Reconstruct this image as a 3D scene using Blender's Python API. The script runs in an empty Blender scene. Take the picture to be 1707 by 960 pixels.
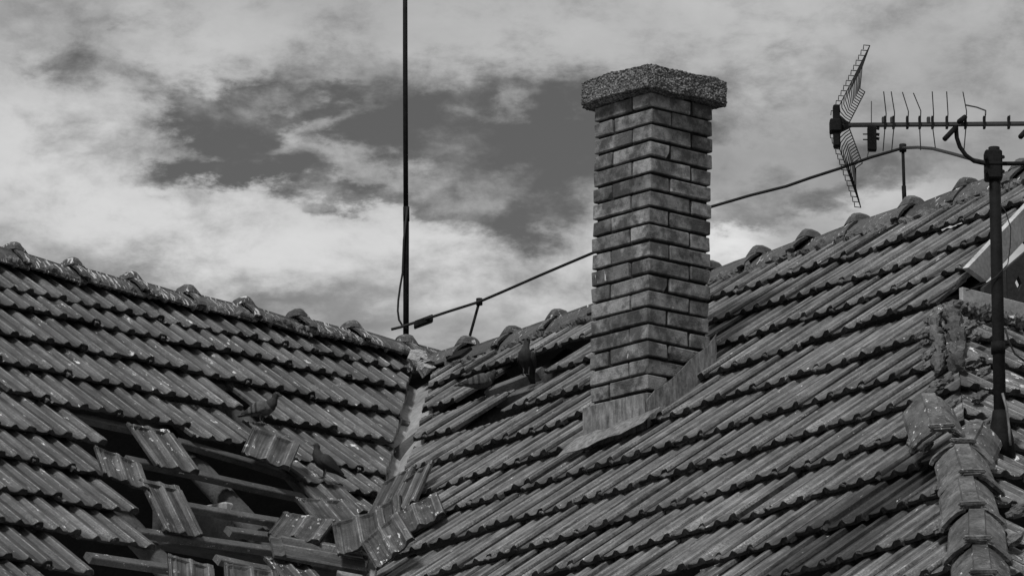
import bpy, bmesh, math, random
from mathutils import Vector, Matrix, noise
R_ = math.radians
rnd = random.Random(7)
scene = bpy.context.scene
COL = scene.collection

# ------------------------------------------------------------------ camera
PITCH = R_(13.7); FPX = 8500.0
CAM = Vector((0, 0, 1.6))
cd = bpy.data.cameras.new('camera'); cam = bpy.data.objects.new('camera', cd); COL.objects.link(cam)
cam.location = CAM; cam.rotation_euler = (math.pi/2 + PITCH, 0, 0)
cd.sensor_width = 36; cd.lens = 36*FPX/1707; cd.clip_start = .5; cd.clip_end = 2000
scene.camera = cam
FW = Vector((0, math.cos(PITCH), math.sin(PITCH))); UP = Vector((0, -math.sin(PITCH), math.cos(PITCH))); RT = Vector((1, 0, 0))

# ------------------------------------------------------------------ sky, sun, exposure
SUN = Vector((-.31, -.57, .76)).normalized()
SUN_EL = math.asin(SUN.z); SUN_AZ = math.atan2(SUN.x, SUN.y)
scene.view_settings.view_transform = 'Standard'; scene.view_settings.look = 'None'
scene.view_settings.exposure = 0.75; scene.view_settings.gamma = 1
def px_dir(x, y):
    return (FW*FPX + RT*(x-853.5) + UP*(480-y)).normalized()
def make_world():
    w = bpy.data.worlds.new('World'); scene.world = w; w.use_nodes = True
    nt = w.node_tree; N = nt.nodes; K = nt.links
    for n in list(N): N.remove(n)
    out = N.new('ShaderNodeOutputWorld')
    tc = N.new('ShaderNodeTexCoord')
    sky = N.new('ShaderNodeTexSky'); sky.sky_type = 'NISHITA'; sky.sun_disc = False
    sky.sun_elevation = SUN_EL; sky.sun_rotation = SUN_AZ
    bw = N.new('ShaderNodeRGBToBW'); K.new(sky.outputs[0], bw.inputs[0])
    bg1 = N.new('ShaderNodeBackground'); bg1.inputs[1].default_value = .023; K.new(bw.outputs[0], bg1.inputs[0])
    def math_(op, a, b=None, c=None):
        m = N.new('ShaderNodeMath'); m.operation = op
        for i, v in enumerate((a, b, c)):
            if v is None: continue
            if isinstance(v, (int, float)): m.inputs[i].default_value = v
            else: K.new(v, m.inputs[i])
        return m.outputs[0]
    def nz(scale, vec, detail=8, rough=.6, dist=0, stretch=(1, 1, 2.2), rot=0):
        mp = N.new('ShaderNodeMapping'); mp.inputs['Scale'].default_value = stretch; mp.inputs['Rotation'].default_value = (0, rot, 0)
        K.new(vec, mp.inputs[0])
        t = N.new('ShaderNodeTexNoise'); t.inputs['Scale'].default_value = scale; t.inputs['Detail'].default_value = detail
        t.inputs['Roughness'].default_value = rough; t.inputs['Distortion'].default_value = dist
        K.new(mp.outputs[0], t.inputs['Vector']); return t
    # wander the directions so the edges of the cloud banks are ragged
    wn = nz(34, tc.outputs['Generated'], 7, .62)
    sub = N.new('ShaderNodeVectorMath'); sub.operation = 'SUBTRACT'; K.new(wn.outputs['Color'], sub.inputs[0]); sub.inputs[1].default_value = (.5, .5, .5)
    sc = N.new('ShaderNodeVectorMath'); sc.operation = 'SCALE'; K.new(sub.outputs[0], sc.inputs[0]); sc.inputs['Scale'].default_value = .034
    ad = N.new('ShaderNodeVectorMath'); K.new(tc.outputs['Generated'], ad.inputs[0]); K.new(sc.outputs[0], ad.inputs[1])
    P = ad.outputs[0]
    def blob(x, y, rx, ry, ang=0):
        # one bank of cloud or gap in it, an ellipse of sky round the direction seen at x, y
        d = px_dir(x, y)
        s = N.new('ShaderNodeVectorMath'); s.operation = 'SUBTRACT'; K.new(P, s.inputs[0]); s.inputs[1].default_value = d
        mp = N.new('ShaderNodeMapping'); mp.vector_type = 'TEXTURE'
        mp.inputs['Rotation'].default_value = (0, R_(ang), 0)
        mp.inputs['Scale'].default_value = (rx/FPX, .15, ry/FPX)
        K.new(s.outputs[0], mp.inputs[0])
        g = N.new('ShaderNodeTexGradient'); g.gradient_type = 'SPHERICAL'; K.new(mp.outputs[0], g.inputs[0])
        # smoothstep falloff
        r = N.new('ShaderNodeMapRange'); r.interpolation_type = 'SMOOTHSTEP'; K.new(g.outputs['Fac'], r.inputs[0])
        return r.outputs[0]
    # (x, y, rx, ry, angle, weight): negative weight opens a gap of clear sky
    gaps = [(150, 92, 130, 46, 8, -.40), (320, 150, 90, 50, 18, -.4), (430, 180, 120, 70, 12, -.8), (400, 215, 70, 60, 20, -.3), (585, 200, 330, 130, 3, -.62), (800, 225, 300, 135, 0, -.75),
            (980, 220, 220, 120, 0, -.55), (760, 345, 220, 62, 8, -.5), (370, 290, 150, 36, 3, -.8), (450, 265, 110, 32, -14, -.45), (590, 335, 120, 22, 8, -.35), (910, 320, 130, 60, -6, -.28),
            (1270, 145, 130, 50, 4, -.3), (1200, 215, 120, 50, 0, -.45), (1300, 350, 200, 60, -14, -.5), (1490, 285, 150, 60, -8, -.42), (1610, 220, 90, 40, 0, -.22),
            (1150, 90, 90, 30, 0, -.15), (100, 15, 150, 30, 0, -.22), (1660, 110, 90, 60, 0, -.18),
            (560, 140, 190, 26, -6, .25), (550, 205, 170, 24, -22, .34), (600, 285, 190, 38, 8, .42), (860, 180, 110, 22, -6, .22), (860, 310, 90, 34, 10, .22),
            (1320, 262, 190, 34, -8, .3), (1210, 395, 90, 42, 0, .55), (1400, 385, 330, 60, -16, .35)]
    neg = pos = None
    for x, y, rx, ry, an, wt in gaps:
        b = blob(x, y, rx*1.35, ry*1.35, an)
        if wt < 0: neg = math_('MULTIPLY', b, wt) if neg is None else math_('MULTIPLY_ADD', b, wt, neg)
        else: pos = math_('MULTIPLY', b, wt) if pos is None else math_('MULTIPLY_ADD', b, wt, pos)
    acc = math_('ADD', math_('MAXIMUM', neg, -.68), math_('MULTIPLY', pos, 1.3))
    f1 = nz(9, tc.outputs['Generated'], 9, .62, .4)
    f2 = nz(46, tc.outputs['Generated'], 9, .64, .15, (1, 1, 1.7), R_(-10))
    dens = math_('ADD', math_('MULTIPLY_ADD', f1.outputs['Fac'], .5, math_('MULTIPLY_ADD', f2.outputs['Fac'], 1.75, acc)), -.37)
    fac = N.new('ShaderNodeMapRange'); fac.interpolation_type = 'SMOOTHSTEP'
    fac.inputs[1].default_value = -.05; fac.inputs[2].default_value = .86
    K.new(dens, fac.inputs[0])
    # brightness of the cloud itself
    br = None
    for x, y, rx, ry, an, wt in [(130, 300, 480, 230, 0, .125), (600, 420, 520, 100, 3, .10), (860, 430, 300, 70, 0, .06), (330, 60, 260, 90, 0, .03), (1220, 400, 110, 60, 0, .20), (1490, 330, 160, 60, 0, .12), (1180, 40, 330, 110, 0, .03),
                                 (60, 20, 200, 70, 0, -.06), (360, 500, 460, 62, 6, -.17), (1400, 280, 500, 120, 0, -.09)]:
        b = blob(x, y, rx*1.3, ry*1.3, an)
        br = math_('MULTIPLY', b, wt) if br is None else math_('MULTIPLY_ADD', b, wt, br)
    f3 = nz(26, tc.outputs['Generated'], 9, .6, .15, (1, 1, 1.6))
    v = math_('ADD', br, math_('MULTIPLY_ADD', f3.outputs['Fac'], .16, math_('MULTIPLY_ADD', f2.outputs['Fac'], .08, .14)))
    cc = N.new('ShaderNodeCombineColor'); [K.new(v, cc.inputs[i]) for i in range(3)]
    bg2 = N.new('ShaderNodeBackground'); K.new(cc.outputs[0], bg2.inputs[0]); bg2.inputs[1].default_value = 1
    mx = N.new('ShaderNodeMixShader'); K.new(fac.outputs[0], mx.inputs[0]); K.new(bg1.outputs[0], mx.inputs[1]); K.new(bg2.outputs[0], mx.inputs[2])
    K.new(mx.outputs[0], out.inputs[0])
make_world()
sl = bpy.data.lights.new('sun', 'SUN'); sl.energy = 1.75; sl.angle = R_(10); sl.color = (1, 1, 1)
so = bpy.data.objects.new('sun', sl); COL.objects.link(so); so.location = (0, 0, 30)
so.rotation_euler = SUN.to_track_quat('Z', 'Y').to_euler()

# ------------------------------------------------------------------ helpers
def hit(P, n, x, y, off=0):
    r = px_dir(x, y); return CAM + r*(((P + n*off - CAM).dot(n))/r.dot(n))
def atY(x, y, Y):
    r = px_dir(x, y); return CAM + r*((Y-CAM.y)/r.y)
class Slope:
    """one roof plane: X runs along the courses (to the right seen from the street), Y up the slope, Z out of it"""
    def __init__(s, P, head, pitch):
        s.P = Vector(P); a = R_(head); t = R_(pitch)
        s.X = Vector((math.cos(a), math.sin(a), 0)); s.H = Vector((-math.sin(a), math.cos(a), 0))
        s.Y = s.H*math.cos(t) + Vector((0, 0, math.sin(t))); s.Z = s.X.cross(s.Y)
    def hit(s, x, y, off=0): return hit(s.P, s.Z, x, y, off)
    def st(s, V): v = V - s.P; return v.dot(s.X), v.dot(s.Y)
    def pt(s, a, b, o=0): return s.P + s.X*a + s.Y*b + s.Z*o
    def px(s, x, y, off=0): return s.st(s.hit(x, y, off))
    def frame(s, a, b, o=0):
        M = Matrix((s.X, s.Y, s.Z)).transposed().to_4x4(); M.translation = s.pt(a, b, o); return M

def link(o, parent=None):
    COL.objects.link(o)
    if parent: o.parent = parent
    return o
def tag(o, label=None, cat=None, group=None, kind=None):
    for k, v in (('label', label), ('category', cat), ('group', group), ('kind', kind)):
        if v: o[k] = v
    return o
def empty(name, loc=(0, 0, 0)):
    o = bpy.data.objects.new(name, None); COL.objects.link(o); o.location = loc; o.empty_display_size = .1; return o
def add(name, me, M=None, parent=None, mat=None):
    """link a mesh; M is its place in the world"""
    o = bpy.data.objects.new(name, me)
    COL.objects.link(o)
    if mat and not me.materials: me.materials.append(mat)
    if parent is not None:
        o.parent = parent
        PW = WORLD[parent.name]
        W = M if M is not None else Matrix()
        o.matrix_local = PW.inverted() @ W
        WORLD[o.name] = W.copy()
    else:
        if M is not None: o.matrix_world = M
        WORLD[o.name] = (M if M is not None else Matrix()).copy()
    return o
WORLD = {}
def root(name, loc, label, cat, group=None):
    o = empty(name, loc); WORLD[o.name] = Matrix.Translation(Vector(loc)); tag(o, label, cat, group); return o
def mesh(name, verts, faces, mat=None, smooth=False):
    me = bpy.data.meshes.new(name); me.from_pydata([tuple(v) for v in verts], [], faces); me.update()
    if mat: me.materials.append(mat)
    if smooth:
        for p in me.polygons: p.use_smooth = True
    return me
def bm_mesh(name, bm, mat=None, smooth=False):
    bmesh.ops.recalc_face_normals(bm, faces=bm.faces)
    me = bpy.data.meshes.new(name); bm.to_mesh(me); bm.free()
    if mat: me.materials.append(mat)
    if smooth:
        for p in me.polygons: p.use_smooth = True
    return me
def bm_box(bm, p0, ax, ay, az):
    """box from a corner and three edge vectors"""
    p0 = Vector(p0); v = [bm.verts.new(p0 + ax*i + ay*j + az*k) for k in (0, 1) for j in (0, 1) for i in (0, 1)]
    for f in ((0, 2, 3, 1), (4, 5, 7, 6), (0, 1, 5, 4), (2, 6, 7, 3), (0, 4, 6, 2), (1, 3, 7, 5)): bm.faces.new([v[i] for i in f])
    return v
def bm_tube(bm, pts, r, n=8, caps=True):
    pts = [Vector(p) for p in pts]; rings = []
    rr = r if isinstance(r, (list, tuple)) else [r]*len(pts)
    ref = None
    for i, p in enumerate(pts):
        t = (pts[min(i+1, len(pts)-1)] - pts[max(i-1, 0)]).normalized()
        if ref is None:
            ref = Vector((0, 0, 1)) if abs(t.z) < .9 else Vector((1, 0, 0))
        u = (ref - t*ref.dot(t)).normalized(); ref = u; v = t.cross(u)
        rings.append([bm.verts.new(p + (u*math.cos(2*math.pi*k/n) + v*math.sin(2*math.pi*k/n))*rr[i]) for k in range(n)])
    for a, b in zip(rings, rings[1:]):
        for k in range(n): bm.faces.new((a[k], a[(k+1) % n], b[(k+1) % n], b[k]))
    if caps: bm.faces.new(rings[0][::-1]); bm.faces.new(rings[-1])
def tube_me(name, pts, r, mat, n=8):
    bm = bmesh.new(); bm_tube(bm, pts, r, n); return bm_mesh(name, bm, mat, True)
def box_me(name, p0, ax, ay, az, mat, bev=0):
    bm = bmesh.new(); bm_box(bm, p0, Vector(ax), Vector(ay), Vector(az))
    if bev: bmesh.ops.bevel(bm, geom=bm.edges[:], offset=bev, segments=1, affect='EDGES')
    return bm_mesh(name, bm, mat)
def sheet_me(name, quads, thick, mat):
    """thin solid sheet through a strip of point pairs"""
    bm = bmesh.new()
    vs = [[bm.verts.new(p) for p in row] for row in quads]
    for a, b in zip(vs, vs[1:]):
        for i in range(len(a)-1): bm.faces.new((a[i], a[i+1], b[i+1], b[i]))
    bmesh.ops.recalc_face_normals(bm, faces=bm.faces)
    bmesh.ops.solidify(bm, geom=bm.faces[:], thickness=thick)
    return bm_mesh(name, bm, mat)

# ------------------------------------------------------------------ materials (the photograph is black and white)
def grey_mat(name, base, var=.3, rough=.7, scale=12, bump=.2, spec=.3, rand=.2, fine=90, metallic=0, extra=None):
    m = bpy.data.materials.new(name); m.use_nodes = True; nt = m.node_tree; N = nt.nodes; K = nt.links
    b = N['Principled BSDF']; b.inputs['Roughness'].default_value = rough; b.inputs['Specular IOR Level'].default_value = spec; b.inputs['Metallic'].default_value = metallic
    tc = N.new('ShaderNodeTexCoord'); oi = N.new('ShaderNodeObjectInfo')
    off = N.new('ShaderNodeMath'); off.operation = 'MULTIPLY'; off.inputs[1].default_value = 57; K.new(oi.outputs['Random'], off.inputs[0])
    va = N.new('ShaderNodeVectorMath'); K.new(tc.outputs['Object'], va.inputs[0]); K.new(off.outputs[0], va.inputs[1])
    H = dict(nt=nt, N=N, K=K, co=va.outputs[0], obj=tc.outputs['Object'], rand=oi.outputs['Random'], bsdf=b)
    def nz(s, d=5, r=.6, vec=None, stretch=None):
        src = vec or va.outputs[0]
        if stretch:
            mp = N.new('ShaderNodeMapping'); mp.inputs['Scale'].default_value = stretch; K.new(src, mp.inputs[0]); src = mp.outputs[0]
        t = N.new('ShaderNodeTexNoise'); t.inputs['Scale'].default_value = s; t.inputs['Detail'].default_value = d; t.inputs['Roughness'].default_value = r
        K.new(src, t.inputs['Vector']); return t.outputs['Fac']
    def mr(v, a, b_, c, d, smooth=False):
        r = N.new('ShaderNodeMapRange'); K.new(v, r.inputs[0])
        if smooth: r.interpolation_type = 'SMOOTHSTEP'
        for i, q in enumerate((a, b_, c, d)): r.inputs[i+1].default_value = q
        return r.outputs[0]
    def mul(a, b_):
        q = N.new('ShaderNodeMath'); q.operation = 'MULTIPLY'
        for i, s in enumerate((a, b_)):
            if isinstance(s, (int, float)): q.inputs[i].default_value = s
            else: K.new(s, q.inputs[i])
        return q.outputs[0]
    def mix(f, a, b_):
        q = N.new('ShaderNodeMix'); q.data_type = 'FLOAT'
        for i, s in ((0, f), (2, a), (3, b_)):
            if isinstance(s, (int, float)): q.inputs[i].default_value = s
            else: K.new(s, q.inputs[i])
        return q.outputs[0]
    H.update(nz=nz, mr=mr, mul=mul, mix=mix)
    n1 = nz(scale); n2 = nz(fine, 3)
    val = mul(mr(n1, .25, .75, base*(1-var), base*(1+var)), mr(n2, .3, .7, .8, 1.2))
    val = mul(val, mr(oi.outputs['Random'], 0, 1, 1-rand, 1+rand))
    H['bumpsrc'] = n2
    if extra: val = extra(H, val)
    K.new(val, b.inputs['Base Color'])
    if bump:
        bp = N.new('ShaderNodeBump'); bp.inputs['Strength'].default_value = bump; bp.inputs['Distance'].default_value = .01
        K.new(H['bumpsrc'], bp.inputs['Height']); K.new(bp.outputs[0], b.inputs['Normal'])
    return m
def droppings(thr, streak=(14, 5, 14), white=.6, gate=(.45, .58)):
    def f(H, val):
        a = H['nz'](2.8, 5, .68, None, streak)
        g = H['nz'](2.2, 2, .5)
        m = H['mul'](H['mr'](a, thr, thr+.03, 0, 1), H['mr'](g, gate[0], gate[1], 0, 1))
        return H['mix'](m, val, white)
    return f
def tile_extra(thr, lich, w, stain=None):
    k = w/.22
    def f(H, val):
        N, K = H['N'], H['K']
        # long faint streaks down the tile, the way it was pressed and washed
        st = H['nz'](4, 4, .6, None, (24, 1.0, 6)); val = H['mul'](val, H['mr'](st, .32, .68, .50, 1.5))
        gp = N.new('ShaderNodeNewGeometry'); wn = H['nz'](1.7, 5, .65, gp.outputs['Position']); val = H['mul'](val, H['mr'](wn, .34, .62, .58, 1.22))
        big = H['nz'](5, 5, .7); val = H['mul'](val, H['mr'](big, .35, .65, .7, 1.25))
        sp = N.new('ShaderNodeSeparateXYZ'); K.new(H['obj'], sp.inputs[0])
        # dirt in the two pans, deepened to paint in shading across the ribs
        pan = None
        for c in (.040, .147):
            d = N.new('ShaderNodeMath'); d.operation = 'SUBTRACT'; K.new(sp.outputs[0], d.inputs[0]); d.inputs[1].default_value = c*k
            a = N.new('ShaderNodeMath'); a.operation = 'ABSOLUTE'; K.new(d.outputs[0], a.inputs[0])
            m = H['mr'](a.outputs[0], .022, .036, 1, 0)
            if pan is None: pan = m
            else:
                q = N.new('ShaderNodeMath'); q.operation = 'MAXIMUM'; K.new(pan, q.inputs[0]); K.new(m, q.inputs[1]); pan = q.outputs[0]
        val = H['mul'](val, H['mix'](H['mul'](pan, H['mr'](H['nz'](7, 4, .7), .33, .58, .25, 1)), 1, .5))
        # rib crests worn pale, and their thin sky highlights painted in
        wear_glint = None
        for c in (.0915, .103, .1895, .2185):
            d = N.new('ShaderNodeMath'); d.operation = 'SUBTRACT'; K.new(sp.outputs[0], d.inputs[0]); d.inputs[1].default_value = c*k
            a = N.new('ShaderNodeMath'); a.operation = 'ABSOLUTE'; K.new(d.outputs[0], a.inputs[0])
            m = H['mr'](a.outputs[0], .0012, .0042, 1 if c in (.0915, .1895) else .7, 0)
            if wear_glint is None: wear_glint = m
            else:
                q = N.new('ShaderNodeMath'); q.operation = 'MAXIMUM'; K.new(wear_glint, q.inputs[0]); K.new(m, q.inputs[1]); wear_glint = q.outputs[0]
        wear_glint = H['mul'](wear_glint, H['mr'](H['nz'](11, 4, .7), .38, .62, .0, 1))
        val = H['mix'](H['mul'](wear_glint, .6), val, .34)
        # lichen: pale and dark crust, thicker near the lower edge
        low = H['mr'](sp.outputs[1], 0, .30, 1, .12)
        pat = H['mr'](H['nz'](6, 4), .44, .58, 0, 1)
        cr = H['nz'](130, 4, .75)
        amt = H['mul'](H['mul'](low, pat), lich)
        val = H['mul'](val, H['mix'](amt, 1, H['mr'](cr, .36, .64, .15, 2.3)))
        blot = H['mr'](H['nz'](16, 5, .7), .60, .68, 0, .6)
        val = H['mix'](blot, val, .035)
        if stain: val = stain(H, val)
        return droppings(thr)(H, val)
    return f

# (the right-hand material gets its damp streak once the roof plane is known)
W_R, L_R = .213, .455
W_L, L_L = .225, .435
WT, LT = .235, .385
M_EDGE = grey_mat('dark_tile_edge', .042, .7, .95, 20, .5, .1, .3, 120)  # much darker than the tile tops; goes on lower ends and sides
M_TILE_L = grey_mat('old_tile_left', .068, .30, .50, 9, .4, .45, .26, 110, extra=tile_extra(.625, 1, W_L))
M_RIDGE = grey_mat('ridge_cap_clay', .07, .4, .7, 16, .5, .3, .25, 80, extra=droppings(.555, (20, 4, 4), .55, (.40, .5)))
M_RIDGE_R = grey_mat('ridge_cap_weathered', .075, .4, .65, 16, .5, .3, .25, 80, extra=droppings(.615, (18, 6, 6), .6, (.42, .52)))
def hip_extra(H, val):
    a = H['nz'](9, 6, .7); val = H['mul'](val, H['mr'](a, .35, .65, .45, 1.5))
    c = H['nz'](70, 4, .7); b = H['mr'](H['nz'](5, 3), .45, .6, 0, 1); val = H['mul'](val, H['mix'](b, 1, H['mr'](c, .35, .65, .4, 1.9)))
    return droppings(.622, (8, 15, 15), .6, (.48, .58))(H, val)
M_HIP = grey_mat('hip_cap_clay', .08, .35, .7, 14, .5, .25, .2, 80, extra=hip_extra)
M_MORTAR = grey_mat('crumbling_mortar', .12, .6, .95, 22, .9, .1, .2, 120)
def brick_extra(H, val):
    # fired face: burnt patches, pale worn faces, soot that hangs from the joints
    a = H['nz'](6, 5, .65); val = H['mul'](val, H['mr'](a, .42, .58, .52, 1.45))
    b = H['nz'](17, 4, .6); val = H['mix'](H['mul'](H['mr'](b, .54, .62, 0, 1), .6), val, .04)
    c = H['nz'](3.2, 5, .7); val = H['mix'](H['mul'](H['mr'](c, .58, .70, 0, 1), .5), val, .27)
    return droppings(.685, (9, 9, 3), .5, (.5, .62))(H, val)
M_BRICK = grey_mat('brick', .14, .3, .8, 24, .55, .25, .34, 150, extra=brick_extra)
M_JOINT = grey_mat('dark_mortar', .02, .4, .95, 30, .5, .1, 0)
def agg(H, val):
    N, K = H['N'], H['K']
    v = N.new('ShaderNodeTexVoronoi'); v.inputs['Scale'].default_value = 120; K.new(H['co'], v.inputs['Vector'])
    bw = N.new('ShaderNodeRGBToBW'); K.new(v.outputs['Color'], bw.inputs[0])
    val = H['mul'](H['mul'](val, H['mr'](bw.outputs[0], .2, .8, .5, 1.5)), H['mr'](v.outputs['Distance'], .2, .75, 1.15, .45))
    return H['mul'](val, H['mr'](H['nz'](5, 4), .3, .7, .6, 1.3))
M_CONC = grey_mat('exposed_aggregate', .16, .3, .9, 60, .4, .2, 0, 220, extra=agg)
M_ZINC = grey_mat('weathered_zinc', .27, .45, .5, 5, .12, .4, .05, 40, extra=droppings(.66, (6, 6, 3), .05, (.3, .6)))
def lead_extra(H, val):
    a = H['nz'](7, 5, .7, None, (6, 6, 1.2)); val = H['mul'](val, H['mr'](a, .35, .65, .45, 1.5))
    b = H['nz'](4, 5, .7); return H['mix'](H['mr'](b, .56, .66, 0, .6), val, .05)
M_LEAD = grey_mat('flashing_metal', .145, .35, .55, 9, .3, .4, .1, 60, extra=lead_extra)
M_WOOD = grey_mat('grey_batten', .085, .4, .85, 8, .5, .2, .25, 90, extra=droppings(.64, (6, 14, 14)))
M_LOG = grey_mat('rafter_wood', .06, .45, .85, 7, .5, .2, .2, 70)
M_DARKWOOD = grey_mat('dark_boards', .03, .4, .85, 8, .3, .2, .2, 60)
M_PAINT = grey_mat('worn_white_paint', .42, .22, .6, 7, .15, .3, .1, 60)
M_TRIM = grey_mat('grey_painted_board', .30, .3, .7, 9, .2, .2, .1, 60)
M_IRON = grey_mat('dark_iron', .010, .5, .75, 20, .2, .10, .1, 90)
M_WIRE = grey_mat('cable', .016, .3, .6, 20, 0, .2, .1, 90)
M_ALU = grey_mat('dull_aluminium', .03, .3, .55, 20, 0, .3, .1, 90)
M_WALL = grey_mat('plaster', .42, .2, .9, 3, .3, .2, .05, 60)
M_GROUND = grey_mat('ground_soil', .16, .4, .95, .5, .3, .1, 0, 6)
M_BACK = grey_mat('roof_underlay', .025, .3, .8, 4, .2, .2, 0, 60)
M_FEATHER = grey_mat('pigeon_grey', .085, .55, .75, 45, .5, .2, .1, 190)
M_FDARK = grey_mat('pigeon_dark', .022, .7, .6, 45, .5, .25, .1, 190)
M_FLIGHT = grey_mat('pigeon_pale', .15, .25, .7, 30, .2, .25, .1, 160)
M_BEAK = grey_mat('pigeon_beak', .05, .2, .5, 30, 0, .4, 0)

# ------------------------------------------------------------------ the place: two roof slopes meeting in a valley
P0 = CAM + px_dir(1078, 700)*22.7                     # where the front edge of the chimney leaves the roof
RS = Slope(P0, -55, 38.5)                             # right wing, ridge running away to the left
V0 = RS.hit(692, 628)
LS = Slope(V0, 47, 41.5)                                # left wing, ridge running away to the right
VD = (V0 - RS.hit(632, 830)).normalized()             # valley line, upwards
VN = Vector((VD.y, -VD.x, 0)).normalized()            # horizontal, towards the right wing
if VN.x < 0: VN = -VN
HIPQ = RS.hit(1588, 515)                              # head of the hip
HD = (HIPQ - RS.hit(1634, 945)).normalized()          # hip line, upwards
HS = Slope(HIPQ, -55+90, 38.5)                        # hipped end below the small gable, facing right
HS.Z = HS.X.cross(HD).normalized(); HS.Z = HS.Z if HS.Z.z > 0 else -HS.Z
HS.Y = HS.Z.cross(HS.X); HS.H = Vector((HS.Y.x, HS.Y.y, 0)).normalized()
HN = Vector((-HD.y, HD.x, 0)).normalized()            # horizontal, towards the right wing slope
if HN.x > 0: HN = -HN
T_RIDGE_R = RS.px(1200, 447)[1]; T_RIDGE_L = LS.px(300, 500)[1]
EAVE_R = -3.55; EAVE_Z = RS.pt(0, EAVE_R).z
EAVE_L = (EAVE_Z - LS.P.z)/LS.Y.z

def stain_fn(H, val):
    # damp streak that runs down the slope from the broken hip caps
    N, K = H['N'], H['K']
    g = N.new('ShaderNodeNewGeometry')
    wn = N.new('ShaderNodeTexNoise'); wn.inputs['Scale'].default_value = 4; wn.inputs['Detail'].default_value = 4; K.new(g.outputs['Position'], wn.inputs['Vector'])
    ws = N.new('ShaderNodeVectorMath'); ws.operation = 'MULTIPLY_ADD'; K.new(wn.outputs['Color'], ws.inputs[0]); ws.inputs[1].default_value = (.28, .28, .28); K.new(g.outputs['Position'], ws.inputs[2])
    tot = None
    for (xa, ya, xb, yb, wd, wt) in ((1575, 745, 1330, 925, .42, .95), (1500, 850, 1240, 985, .5, .8)):
        A = RS.hit(xa, ya) + Vector((.14,)*3); B = RS.hit(xb, yb) + Vector((.14,)*3); C = (A+B)/2
        ex = (B-A).normalized(); ey = RS.Z.cross(ex)
        s = N.new('ShaderNodeVectorMath'); s.operation = 'SUBTRACT'; K.new(ws.outputs[0], s.inputs[0]); s.inputs[1].default_value = C
        def dot(v, sc):
            d = N.new('ShaderNodeVectorMath'); d.operation = 'DOT_PRODUCT'; K.new(s.outputs[0], d.inputs[0]); d.inputs[1].default_value = v/sc; return d.outputs['Value']
        c = N.new('ShaderNodeCombineXYZ'); K.new(dot(ex, (B-A).length*.66), c.inputs[0]); K.new(dot(ey, wd), c.inputs[1])
        le = N.new('ShaderNodeVectorMath'); le.operation = 'LENGTH'; K.new(c.outputs[0], le.inputs[0])
        m = H['mr'](le.outputs['Value'], .45, 1.0, wt, 0, True)
        if tot is None: tot = m
        else:
            q = N.new('ShaderNodeMath'); q.operation = 'MAXIMUM'; K.new(tot, q.inputs[0]); K.new(m, q.inputs[1]); tot = q.outputs[0]
    return H['mul'](val, H['mix'](tot, 1, .14))
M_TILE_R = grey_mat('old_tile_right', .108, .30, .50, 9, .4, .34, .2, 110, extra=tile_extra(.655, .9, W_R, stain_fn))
M_TILE_H = grey_mat('old_tile_hip', .095, .35, .62, 9, .35, .35, .25, 110, extra=tile_extra(.592, .9, W_R))
M_LOOSE = grey_mat('loose_tile', .08, .3, .62, 9, .35, .35, .15, 110, extra=tile_extra(.605, .8, WT))

# ground
g = add('ground', mesh('ground', [(-400, -150, 0), (400, -150, 0), (400, 700, 0), (-400, 700, 0)], [(0, 1, 2, 3)], M_GROUND)); tag(g, kind='structure')

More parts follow.
